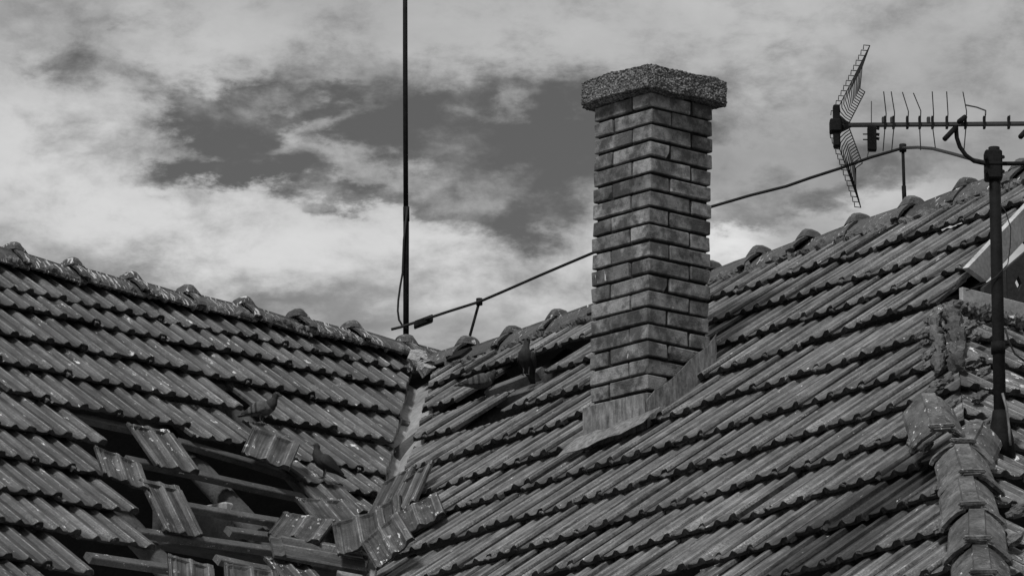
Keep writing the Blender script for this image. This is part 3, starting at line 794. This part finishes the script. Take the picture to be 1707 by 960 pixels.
# hipped end tiles
pitchH = .365
for k in range(10):
    t = -.33 - k*pitchH
    ph = (k % 2)*.5
    for c in range(-34, 24):
        s = (c+ph)*W_R
        P = HS.pt(s + W_R/2, t); x, y = px_of(P)
        if x > 1790 or y > 1080 or x < 1540: continue
        M = tile_frame(HS, s, t + rnd.gauss(0, .008), rnd.gauss(0, .004), rnd.gauss(0, .015), .052, L_R, rnd.gauss(0, .01))
        me = cut_copy(rnd.choice(TH), M, [(HIPQ - HN*.001, -HN)])
        if me is None: continue
        add('tile', me, M, roofR)
# hip board showing where the caps are gone, and crumbled bedding at the tile ends
def chunk(P, r, sq, mat, seed):
    rr = random.Random(seed); bm = bmesh.new(); bmesh.ops.create_icosphere(bm, subdivisions=3, radius=1)
    sc = Vector((rr.uniform(.7, 1.3), rr.uniform(.7, 1.3), sq))
    for v in bm.verts:
        q = noise.noise(v.co*1.6 + Vector((seed*3.7, 0, 0)))*.55 + noise.noise(v.co*4.5 + Vector((0, seed*1.3, 0)))*.30 + noise.noise(v.co*11)*.12
        v.co = Vector((v.co.x*sc.x, v.co.y*sc.y, v.co.z*sc.z))*(r*(1+q))
    M = RS.frame(0, 0) ; M.translation = P; M = M @ Matrix.Rotation(rr.uniform(0, 6), 4, 'Z')
    o = add('mortar', bm_mesh('mortar', bm, mat), M, roofR); return o
for i, (x, y, off, r, q) in enumerate(((1563, 522, .03, .055, .8), (1549, 533, .02, .04, .6), (1578, 512, .03, .04, .7), (1548, 552, .03, .05, .6), (1541, 572, .03, .045, .6), (1553, 590, .02, .055, .7), (1546, 610, .02, .04, .6),
                                       (1560, 640, .02, .045, .6), (1551, 655, .02, .05, .6), (1536, 700, .02, .05, .5), (1522, 735, .02, .045, .6), (1545, 745, .02, .04, .6), (1560, 815, .02, .04, .5), (1566, 880, .02, .045, .5))):
    chunk(RS.hit(x, y, off), r*.68, q*.8, M_MORTAR if i % 3 else M_HIP, i)
for i, (x, y, off, r, q) in enumerate(((1612, 545, .02, .05, .5), (1625, 560, .02, .045, .5), (1620, 605, .02, .06, .5), (1640, 620, .02, .04, .5), (1634, 660, .02, .04, .5), (1655, 700, .02, .04, .5), (1640, 715, .02, .05, .6), (1700, 850, .02, .05, .6), (1690, 900, .02, .045, .6))):
    chunk(HS.hit(x, y, off), r*.8, q, M_MORTAR, i+30)
for i in range(9):
    chunk(gab(1600 + i*14, 511 + i*3.6, .10), .035, .8, M_HIP, i+50)
for i, (x, y) in enumerate(((1577, 545), (1590, 565), (1572, 585), (1586, 600), (1594, 622), (1578, 640), (1596, 660), (1583, 676), (1600, 690), (1571, 560))):
    if i % 2: chunk(RS.hit(x, y, .0), .024 + .008*(i % 3), .55, M_MORTAR if i % 2 else M_HIP, i+70)
lumps('mortar', HIPQ - HD*.02 + Vector((0, 0, .005)), -HD, 1.05, .027, M_HIP, roofR, 91, 40)
lumps('mortar', HIPQ - HD*.05 + HN*.075 + Vector((0, 0, -.015)), -HD, .95, .018, M_MORTAR, roofR, 92, 34)
HCROSS = Vector((0, 0, 1))
def hip_cap(x, y, yaw=0, tilt=0, roll=0, lift=.05):
    # x, y: the pixel of the lower lip's crest
    n = HD.cross(Vector((HD.y, -HD.x, 0))).normalized(); n = n if n.z > 0 else -n
    P = hit(HIPQ + n*lift, n, x, y)
    return add('hip_tile', rnd.choice(CAPH), cap_frame(P, HD, n, roll, tilt, yaw), roofR)
hip_cap(1571, 727, .10, -.10, -.02, .075)
hip_cap(1604, 752, -.15, .02, .05, .05)
hip_cap(1621, 803, .06, -.03, .02, .055)
hip_cap(1622, 857, .03, -.02, -.03, .055)
hip_cap(1630, 915, -.02, -.02, .0, .055)
hip_cap(1640, 972, .0, 0, 0, .055)
hip_cap(1652, 1035, .0, 0, 0, .055)

# ================================================================== aerial mast with the television aerial
MB = HS.hit(1668, 738, .0); YM = MB.y
ant = root('tv_antenna', MB, 'dark television aerial with grid reflector on a pipe mast at the right', 'antenna')
topz = atY(1657, 246, YM)
add('mast', tube_me('mast', [MB + Vector((0, 0, -.3)), Vector((topz.x, topz.y, (MB.z+topz.z)/2)), topz], [.0245, .0235, .022], M_IRON, 14), None, ant)
add('collar', tube_me('collar', [MB + Vector((0, 0, -.06)), MB + Vector((0, 0, .02)), MB + Vector((0, 0, .085)), MB + Vector((0, 0, .125))], [.058, .05, .034, .028], M_IRON, 14), None, ant)
add('joint', tube_me('joint', [atY(1664, 590, YM), atY(1664, 570, YM)], .0275, M_IRON, 14), None, ant)
cl = bmesh.new(); q = atY(1643, 297, YM-.035); bm_box(cl, q, RT*(atY(1672, 297, YM-.035)-q).length, Vector((0, .07, 0)), Vector((0, 0, .115)))
bmesh.ops.bevel(cl, geom=cl.edges[:], offset=.006, segments=1, affect='EDGES')
for yy in (262, 286):
    for xx in (1643, 1672):
        bm_tube(cl, [atY(xx, yy, YM-.06), atY(xx, yy, YM+.06)], .008, 6)
add('clamp', bm_mesh('clamp', cl, M_IRON), None, ant)
YB = YM - .03
add('arm', tube_me('arm', [atY(x, y, YB) for x, y in ((1594, 207), (1594, 218), (1595, 230), (1600, 245), (1610, 259), (1624, 269), (1643, 273), (1690, 273), (1760, 273))], .0085, M_IRON, 8), None, ant)
add('boom', box_me('boom', atY(1403, 211, YB-.01), atY(1800, 208, YB-.01)-atY(1403, 211, YB-.01), Vector((0, .018, 0)), Vector((0, 0, .015)), M_ALU, .002), None, ant)
hub = bmesh.new()
bm_box(hub, atY(1390, 243, YB-.02), RT*.026, Vector((0, .045, 0)), Vector((0, 0, .165)))
bm_box(hub, atY(1384, 218, YB-.03), RT*.045, Vector((0, .06, 0)), Vector((0, 0, .05)))
bm_tube(hub, [atY(1398, 196, YB), atY(1408, 206, YB), atY(1418, 209, YB)], [.012, .014, .01], 8)
bm_tube(hub, [atY(1398, 218, YB), atY(1408, 212, YB), atY(1418, 209, YB)], [.012, .014, .01], 8)
bmesh.ops.bevel(hub, geom=[e for e in hub.edges if e.calc_length() > .02], offset=.004, segments=1, affect='EDGES')
add('hub', bm_mesh('hub', hub, M_IRON), None, ant)
bx = bmesh.new(); bm_box(bx, atY(1447, 250, YB-.02), RT*.034, Vector((0, .035, 0)), Vector((0, 0, .095)))
bmesh.ops.bevel(bx, geom=bx.edges[:], offset=.003, segments=1, affect='EDGES')
for y in (224, 233): bm_tube(bx, [atY(1438.5, y, YB), atY(1448, y, YB)], .0026, 6)
for y in (214, 224, 231): bm_tube(bx, [atY(1461, y, YB), atY(1466, y+1, YB)], .006, 6)
add('dipole_box', bm_mesh('dipole_box', bx, M_IRON), None, ant)
# reflector: two folded wire panels; far end, rung, long run towards the street, folded near end
def panel(far, rung, near0, near1, fold, nb):
    bm = bmesh.new(); z = lambda p: (1360 + p[0]/3.2, 60 + p[1]/3.2)
    def lerp(a, b, f): return (a[0]+(b[0]-a[0])*f, a[1]+(b[1]-a[1])*f)
    e = [[], [], [], []]
    for i in range(nb):
        f = i/(nb-1)
        a = lerp(far[0], far[1], f); b = (a[0] + 33 - 4*f, a[1] + 3); c = lerp(near0[0], near0[1], f); d = lerp(near1[0], near1[1], f)
        m = (b[0] + (c[0]-b[0])*.55 - 12, b[1] + (c[1]-b[1])*.5)
        P = [atY(*z((a[0]-2, a[1] + (23 if far[0][1] < far[1][1] else -23))), YB + .20), atY(*z(a), YB + .20), atY(*z(b), YB + .19), atY(*z(m), YB + .02), atY(*z(c), YB - .15), atY(*z(d), YB - .17)]
        bm_tube(bm, P, .0021, 5)
        for k, j in enumerate((1, 2, 4, 5)): e[k].append(P[j])
    for k in (1, 3): bm_tube(bm, e[k], .0021, 5)
    return bm_mesh('reflector', bm, M_IRON)
add('reflector', panel(((255, 50), (82, 400)), None, ((235, 282), (148, 445)), ((262, 300), (178, 465)), None, 14), None, ant)
add('reflector', panel(((207, 912), (78, 545)), None, ((213, 705), (148, 505)), ((248, 680), (176, 486)), None, 14), None, ant)
# directors: thin bent rods above and below the boom, each on a clip
zz = lambda x, y: (1420 + x/5.334, 130 + y/5.334)
dirs = [((283, 125), (305, 320), (293, 460), (278, 650)), ((350, 125), (380, 315), (372, 460), (355, 645)), ((450, 130), (503, 300), (505, 380), None), ((548, 138), (613, 295), (604, 460), (612, 640)),
        ((715, 125), (727, 320), (720, 450), (742, 620)), ((843, 125), (855, 320), (850, 400), None), ((988, 128), (1020, 300), (1012, 470), (998, 638)), ((1190, 290), (1188, 330), (1180, 430), None), ((1405, 335), (1405, 370), (1400, 430), None), ((1560, 130), (1570, 330), (1565, 450), (1560, 640))]
for a, b, c_, d in dirs:
    bm = bmesh.new()
    pts_ = [atY(*zz(*a), YB + .16), atY(*zz(*b), YB + .03), atY(*zz(b[0]-4, 405), YB)]
    bm_tube(bm, pts_, .0022, 5)
    if d: bm_tube(bm, [atY(*zz(b[0]-4, 405), YB), atY(*zz(*c_), YB - .03), atY(*zz(*d), YB - .16)], .0022, 5)
    m = zz(b[0]-8, 440); bm_box(bm, atY(m[0]-1.6, m[1], YB-.016), RT*.009, Vector((0, .03, 0)), Vector((0, 0, .046)))
    add('director', bm_mesh('director', bm, M_IRON), None, ant)
add('director', tube_me('director', [atY(*zz(1015, 243), YB+.1), atY(*zz(1110, 262), YB+.08), atY(*zz(1190, 292), YB+.05), atY(*zz(1188, 330), YB+.02)], .003, M_ALU, 6), None, ant)
add('antenna_rod', tube_me('antenna_rod', [atY(*zz(174, 210), YB+.1), atY(*zz(174, 420), YB)], .002, M_ALU, 6), None, ant)
add('antenna_rod', tube_me('antenna_rod', [atY(*zz(152, 640), YB), atY(*zz(138, 700), YB-.1)], .002, M_ALU, 6), None, ant)
for (xa, ya), (xb, yb) in (((825, 545), (925, 440)), ((955, 390), (1005, 350)), ((1500, 525), (1560, 460))):
    add('bracket', tube_me('bracket', [atY(*zz(xa, ya), YB-.05), atY(*zz(xb, yb), YB)], .0105, M_IRON, 8), None, ant)
for xx in (285, 360, 685):
    add('clip', box_me('clip', atY(*zz(xx-16, 402), YB-.012), RT*.013, Vector((0, .024, 0)), Vector((0, 0, .026)), M_ALU, .002), None, ant)
# aerial lead hanging from the mast
add('lead', tube_me('lead', [atY(x, y, YM-.03) for x, y in ((1667, 340), (1676, 352), (1685, 380), (1684, 410), (1680, 440), (1660, 462), (1640, 475), (1610, 484))], .0022, M_WIRE, 5), None, ant)
add('lead', tube_me('lead', [atY(x, y, YM-.04) for x, y in ((1675, 545), (1682, 570), (1692, 590), (1712, 605))], .004, M_WIRE, 5), None, ant)
add('stay', tube_me('stay', [atY(x, y, YM-.05) for x, y in ((1671, 655), (1678, 680), (1682, 712), (1684, 742))], .005, M_LEAD, 6), None, ant)

# ================================================================== lightning pole and conductor
YPm = hit(LS.pt(0, T_RIDGE_L + .02), LS.H, 676, 545).y + .02
rodb = atY(677, 560, YPm)
rod = root('lightning_rod', rodb, 'tall thin lightning pole rising from where the two ridges meet', 'lightning rod')
add('pole', tube_me('pole', [rodb + Vector((0, 0, -.15)), atY(677, 372, YPm), atY(677, 350, YPm)], .0155, M_IRON, 10), None, rod)
add('pole', tube_me('pole', [atY(676.6, 352, YPm), atY(675.5, 100, YPm), atY(675, -260, YPm)], [.0135, .0130, .0115], M_IRON, 10), None, rod)
add('joint', tube_me('joint', [atY(677.4, 369, YPm), atY(677.2, 345, YPm)], .0172, M_IRON, 10), None, rod)
add('cable', tube_me('cable', [atY(x, y, YPm-.025) for x, y in ((679, 345), (673, 400), (671, 455), (667, 478), (664, 500), (663, 518), (665, 533), (671, 543), (678, 548))], .0058, M_WIRE, 7), None, rod)
def ridge_y(x, y): return hit(RS.pt(0, T_RIDGE_R + .02), RS.H, x, y).y
con = root('conductor_cable', hit(RS.pt(0, T_RIDGE_R+.02), RS.H, 782, 572), 'lightning conductor wire strung above the right ridge on small stays', 'cable')
wire_px = [(652, 549), (668, 545), (690, 538), (712, 531), (745, 520), (799, 503), (850, 481), (900, 459), (940, 442), (985, 423), (1050, 398), (1120, 371), (1185, 345), (1250, 326), (1310, 311), (1350, 297), (1400, 281), (1450, 263), (1505, 247), (1530, 246), (1555, 248), (1590, 257), (1625, 267), (1643, 271)]
wp = []
for x, y in wire_px:
    yr = 560 + (x-862)*(-249/760.0) if x > 700 else 600
    Y = ridge_y(max(x, 700), yr if x > 700 else 612)
    if x > 1505: Y = ridge_y(1505, 350)*(1-(x-1505)/138) + (YM - .03)*((x-1505)/138)
    wp.append(atY(x, y, Y))
add('wire', tube_me('wire', wp, .0075, M_WIRE, 7), None, con)
def stay(px0, px1, r=.0075):
    Y = ridge_y(px1[0], px1[1]); P = atY(*px1, Y); Qp = atY(*px0, Y)
    add('stay', tube_me('stay', [P + (P-Qp).normalized()*.05, Qp], r, M_IRON, 8), None, con)
    add('stay_clip', tube_me('stay_clip', [Qp + Vector((0, 0, -.018)), Qp + Vector((0, 0, .018))], .017, M_IRON, 8), None, con)
stay((799, 503), (781, 568)); stay((1505, 247), (1508, 342))
Y = ridge_y(1508, 350); add('stay_sleeve', tube_me('stay_sleeve', [atY(1508, 340, Y), atY(1506.6, 310, Y)], .0105, M_IRON, 8), None, con)
Yc = ridge_y(705, 600); A = atY(690, 543, Yc); B = atY(722, 531, Yc)
add('connector', box_me('connector', A - Vector((0, .03, .018)), B-A, Vector((0, .05, 0)), Vector((0, 0, .038)), M_IRON, .006), None, con)
# foot plate of the stay
A = RS.hit(765, 590, .05)
add('foot_plate', box_me('foot_plate', A, RS.X*.13, RS.Y*-.09, RS.Z*.02, M_IRON, .003), None, con)

# ================================================================== loose tiles
import numpy as np
def pose(corners, S, off, face, w, L):
    """rigid pose (and slight size) of a tile whose head-left, head-right, foot-left and foot-right corners are seen at these pixels"""
    px = np.array(corners, float); c = px.mean(0); P = S.hit(c[0], c[1], off); depth = (P-CAM).dot(FW)
    base = {'L': (LS.X, LS.Y), 'R': (RS.X, RS.Y), 'V': (Vector((1, -.1, 0)), Vector((0, .35, .94))), 'U': (Vector((.8, -.6, .1)), Vector((.4, .5, .77))), 'K': (Vector((-.1, .3, .95)), Vector((-.95, -.2, .2)))}[face]
    X = base[0].normalized(); Y = (base[1] - X*base[1].dot(X)).normalized(); R0 = np.array(Matrix((X, Y, X.cross(Y))).transposed())
    loc = np.array([(0, L, 0), (w, L, 0), (0, 0, 0), (w, 0, 0)]) - np.array([w/2, L/2, 0])
    cam = np.array((RT, -UP, FW))
    def rodr(r):
        t = np.linalg.norm(r)
        if t < 1e-9: return np.eye(3)
        k = r/t; K = np.array([[0, -k[2], k[1]], [k[2], 0, -k[0]], [-k[1], k[0], 0]]); return np.eye(3) + math.sin(t)*K + (1-math.cos(t))*K@K
    def fwd(p):
        R = rodr(p[:3])@R0; Q = (loc*p[5])@R.T@cam.T
        Q[:, 0] += (p[3]-853.5)*depth/FPX; Q[:, 1] += (p[4]-480)*depth/FPX; Q[:, 2] += depth
        return np.stack([853.5 + FPX*Q[:, 0]/Q[:, 2], 480 + FPX*Q[:, 1]/Q[:, 2]], 1)
    p = np.array([0, 0, 0, c[0], c[1], 1.0]); lam = 1.0
    def res(p): return np.r_[(fwd(p)-px).ravel(), (p[5]-1)*90, p[:3]*2]
    e = res(p)
    for _ in range(60):
        J = np.stack([(res(p + d) - e)/1e-4 for d in np.eye(6)*1e-4], 1)
        st = np.linalg.solve(J.T@J + lam*np.diag([40, 40, 40, 1, 1, 1]), -J.T@e); q = p + st; eq = res(q)
        if eq@eq < e@e: p, e, lam = q, eq, lam*.5
        else: lam *= 3
    R = rodr(p[:3])@R0; M = Matrix(R.tolist()).to_4x4() @ Matrix.Scale(float(p[5]), 4)
    M.translation = CAM + FW*depth + RT*float((p[3]-853.5)*depth/FPX) - UP*float((p[4]-480)*depth/FPX)
    return M @ Matrix.Translation((-w/2, -L/2, 0)), float(np.abs(e[:8]).mean()), float(p[5])
WT, LT = .235, .385
TLOOSE = [tile_mesh('tile_loose', WT, LT, M_LOOSE, s+60) for s in range(1, 7)]
def loose(corners, S, off, face, mi, label):
    w = .252*WT/.22; M, err, sc = pose(corners, S, off, face, w, LT)
    o = add('loose_tile', TLOOSE[mi % 6], M @ Matrix.Translation((.028*WT/.22, 0, 0))); tag(o, label, 'roof tile', 'loose tiles fallen about the valley')
    print('loose', mi, round(err, 1), round(sc, 2)); return o
for cs, S, off, face, mi, lb in (
    (((424, 712), (498, 738), (408, 753), (478, 780)), LS, .06, 'V', 0, 'loose tile streaked with droppings, tilted over the battens below the left pigeon'),
    (((215, 705), (282, 718), (264, 772), (326, 786)), LS, .01, 'L', 1, 'slipped tile hanging alone by its head across the dark left hole'),
    (((240, 799), (297, 812), (276, 884), (333, 888)), LS, .01, 'L', 2, 'slipped tile lying alone lower in the hole, against the broken left courses'),
    (((163, 743), (230, 772), (178, 790), (242, 813)), LS, .02, 'V', 3, 'spotted tile with crusted droppings at the left rim of the hole'),
    (((498, 801), (562, 807), (545, 850), (606, 852)), LS, .0, 'L', 4, 'loose tile half buried at the back of the heap in the valley'),
    (((493, 829), (575, 833), (535, 876), (612, 878)), LS, .04, 'L', 5, 'loose tile with a white chalky head edge, behind the upright tile of the heap'),
    (((477, 852), (556, 867), (451, 888), (529, 903)), LS, .10, 'V', 0, 'loose tile lying crosswise at the left end of the heap'),
    (((556, 869), (635, 849), (565, 920), (646, 900)), LS, .30, 'V', 1, 'loose tile standing upright, face to the street, in the middle of the heap'),
    (((600, 862), (663, 827), (605, 908), (666, 870)), RS, .0, 'V', 2, 'narrow edge-on loose tile behind the upright tile of the heap'),
    (((606, 898), (657, 858), (632, 942), (684, 901)), RS, .14, 'V', 3, 'loose tile leaning out below the upright tile, pointing down the valley'),
    (((650, 858), (727, 822), (664, 893), (738, 857)), RS, .05, 'V', 4, 'loose tile with a ribbed right edge at the right end of the heap'),
    (((646, 800), (683, 781), (624, 849), (661, 830)), RS, .03, 'U', 5, 'loose tile stuck in the valley gutter, left of two above the heap'),
    (((679, 794), (713, 777), (656, 854), (690, 836)), RS, .03, 'U', 0, 'loose tile stuck in the valley gutter, right of two above the heap'),
    (((452, 922), (449, 893), (620, 951), (600, 921)), LS, .12, 'K', 1, 'loose tile lying on its side along the foot of the heap'),
    (((448, 930), (508, 936), (488, 978), (545, 984)), LS, .07, 'L', 2, 'loose tile cut off by the bottom edge, under the foot of the heap'),
    (((376, 937), (462, 953), (380, 990), (466, 1006)), LS, .06, 'V', 3, 'loose tile with a grooved white head near the bottom edge of the photo'),
    (((289, 925), (350, 941), (290, 990), (352, 1004)), LS, .06, 'V', 4, 'loose tile standing on end at the bottom edge, left of the grooved white one')):
    loose(cs, S, off, face, mi, lb)

# ================================================================== pigeons
def loft(secs, n=14):
    """secs: (centre, half width, half height, material index)"""
    bm = bmesh.new(); rings = []; cs = [Vector(s[0]) for s in secs]
    for i, (c, w, h, mi) in enumerate(secs):
        c = Vector(c); t = (cs[min(i+1, len(cs)-1)] - cs[max(i-1, 0)]).normalized()
        side = Vector((0, 1, 0)); up = t.cross(side)*-1
        rings.append([bm.verts.new(c + side*(w*math.cos(2*math.pi*k/n)) + up*(h*math.sin(2*math.pi*k/n))) for k in range(n)])
    for i, (a, b) in enumerate(zip(rings, rings[1:])):
        for k in range(n):
            f = bm.faces.new((a[k], a[(k+1) % n], b[(k+1) % n], b[k])); f.material_index = secs[i+1][3]
    bm.faces.new(rings[0][::-1]); bm.faces.new(rings[-1])
    return bm
def pigeon(loc, yaw, label, pose='stand', head_turn=0, dark=0, sc=1.0, pitch=0):
    rt = root('pigeon', loc, label, 'pigeon', 'pigeons on the roof')
    M = Matrix.Translation(Vector(loc)) @ Matrix.Rotation(yaw, 4, 'Z') @ Matrix.Scale(sc, 4)
    low = -.035 if pose == 'sit' else 0
    T = M @ Matrix.Translation((0, 0, low)) @ Matrix.Translation((0, 0, .10)) @ Matrix.Rotation(-pitch, 4, 'Y') @ Matrix.Translation((0, 0, -.10))
    nk = .8 if pose == 'sit' else 1
    hx, hz = .105, .235*nk + (.02 if pose == 'sit' else 0)
    if pose == 'alert': hx, hz = .075, .262
    # 0 body grey, 1 dark, 2 pale, 3 beak
    b = 1 if dark else 0
    secs = [((-.205, 0, .072), .022, .004, 1), ((-.17, 0, .078), .027, .006, 1), ((-.125, 0, .088), .030, .012, b), ((-.085, 0, .100), .042, .030, b), ((-.045, 0, .112), .055, .047, b),
            ((-.005, 0, .122), .062, .056, b), ((.035, 0, .134), .060, .058, b), ((.066, 0, .152), .050, .050, b), ((hx*.85, 0, .178), .037, .038, 1), ((hx*.95, 0, (.178+hz)/2+.002), .0245, .0255, 1),
            ((hx, 0, hz-.006), .0260, .0275, 1), ((hx+.012, 0, hz+.006), .0245, .0245, 1), ((hx+.026, 0, hz+.004), .0155, .0155, 1), ((hx+.035, 0, hz-.001), .006, .006, 3), ((hx+.052, 0, hz-.009), .0025, .0025, 3)]
    bm = loft(secs)
    # turn the head on the neck
    if head_turn:
        for v in bm.verts:
            if v.co.z > .172:
                f = min(1, (v.co.z-.172)/(hz-.195)); c = Vector((hx*.92, 0, v.co.z))
                v.co = c + Matrix.Rotation(head_turn*f, 3, 'Z') @ (v.co - c)
    bmesh.ops.subdivide_edges(bm, edges=[e for e in bm.edges], cuts=1, smooth=.6, use_grid_fill=True)
    me = bm_mesh('pigeon_body', bm, None, True)
    for m in (M_FEATHER, M_FDARK, M_FLIGHT, M_BEAK): me.materials.append(m)
    add('body', me, T, rt)
    for sd in (-1, 1):
        ws = []; # folded wing: shoulder to crossed tips
        prof = [(.060, .040, .148, .012, .020), (.045, .053, .146, .013, .038), (.015, .060, .140, .013, .046), (-.020, .059, .131, .012, .045), (-.038, .056, .126, .012, .042), (-.062, .051, .119, .010, .037), (-.078, .047, .114, .010, .032), (-.105, .038, .106, .008, .024), (-.145, .026, .096, .005, .013), (-.175, .018, .088, .003, .006)]
        bw_ = bmesh.new(); rings = []
        for x, y, z, w, h in prof:
            rings.append([bw_.verts.new((x - .16*h*math.sin(a) , sd*(y + w*math.cos(a)*.8), z + h*math.sin(a))) for a in [2*math.pi*k/10 for k in range(10)]])
        mats = [0, 0, 0, 1, 0, 1, 0, 1, 1] if not dark else [1]*9
        for i, (p, q) in enumerate(zip(rings, rings[1:])):
            for k in range(10):
                f = bw_.faces.new((p[k], p[(k+1) % 10], q[(k+1) % 10], q[k])); f.material_index = mats[i]
        bw_.faces.new(rings[0]); bw_.faces.new(rings[-1])
        mw = bm_mesh('wing', bw_, None, True)
        for m in (M_FEATHER, M_FDARK, M_FLIGHT): mw.materials.append(m)
        add('wing', mw, T, rt)
        e = bmesh.new(); bmesh.ops.create_icosphere(e, subdivisions=2, radius=.0042)
        c = Vector((hx*.92, 0, hz)); ep = c + Matrix.Rotation(head_turn, 3, 'Z') @ (Vector((hx+.018, sd*.0195, hz+.010)) - c)
        for v in e.verts: v.co += ep
        add('eye', bm_mesh('eye', e, M_FLIGHT if not dark else M_FEATHER, True), T, rt)
        if pose != 'sit':
            lb = bmesh.new(); y = sd*.022
            bm_tube(lb, [(-.005, y, .085), (-.008, y, .05), (.004, y, .006)], [.012, .006, .004], 7)
            for ang, ln in ((-.5, .03), (0, .034), (.5, .03), (math.pi, .018)):
                bm_tube(lb, [(.004, y, .006), (.004 + ln*.6*math.cos(ang), y + ln*.6*math.sin(ang), .007), (.004 + ln*math.cos(ang), y + ln*math.sin(ang), .002)], [.0038, .0035, .002], 6)
            add('leg', bm_mesh('leg', lb, M_BEAK, True), M, rt)
    return rt
p1 = LS.hit(437, 708, .02); pigeon(p1, R_(-22), 'grey pigeon with dark wing bars, side on, at the top of the left hole', 'stand', .1, 0, .62, -.05)
p2 = LS.hit(540, 797, .03); pigeon(p2, R_(200), 'dark hunched pigeon with its head to the left, above the fallen heap', 'stand', -.2, 1, .60, .30)
p3 = RS.hit(877, 626, .02); pigeon(p3, R_(-110), 'pigeon standing upright on a bare batten left of the chimney, facing the street', 'alert', .3, 1, .63, .55)
p4 = RS.hit(800, 655, .0); pigeon(p4, R_(16), 'mottled pigeon crouching in the gap left of the upright one', 'sit', -.1, 0, .64, -.05)
bpy.context.view_layer.update()
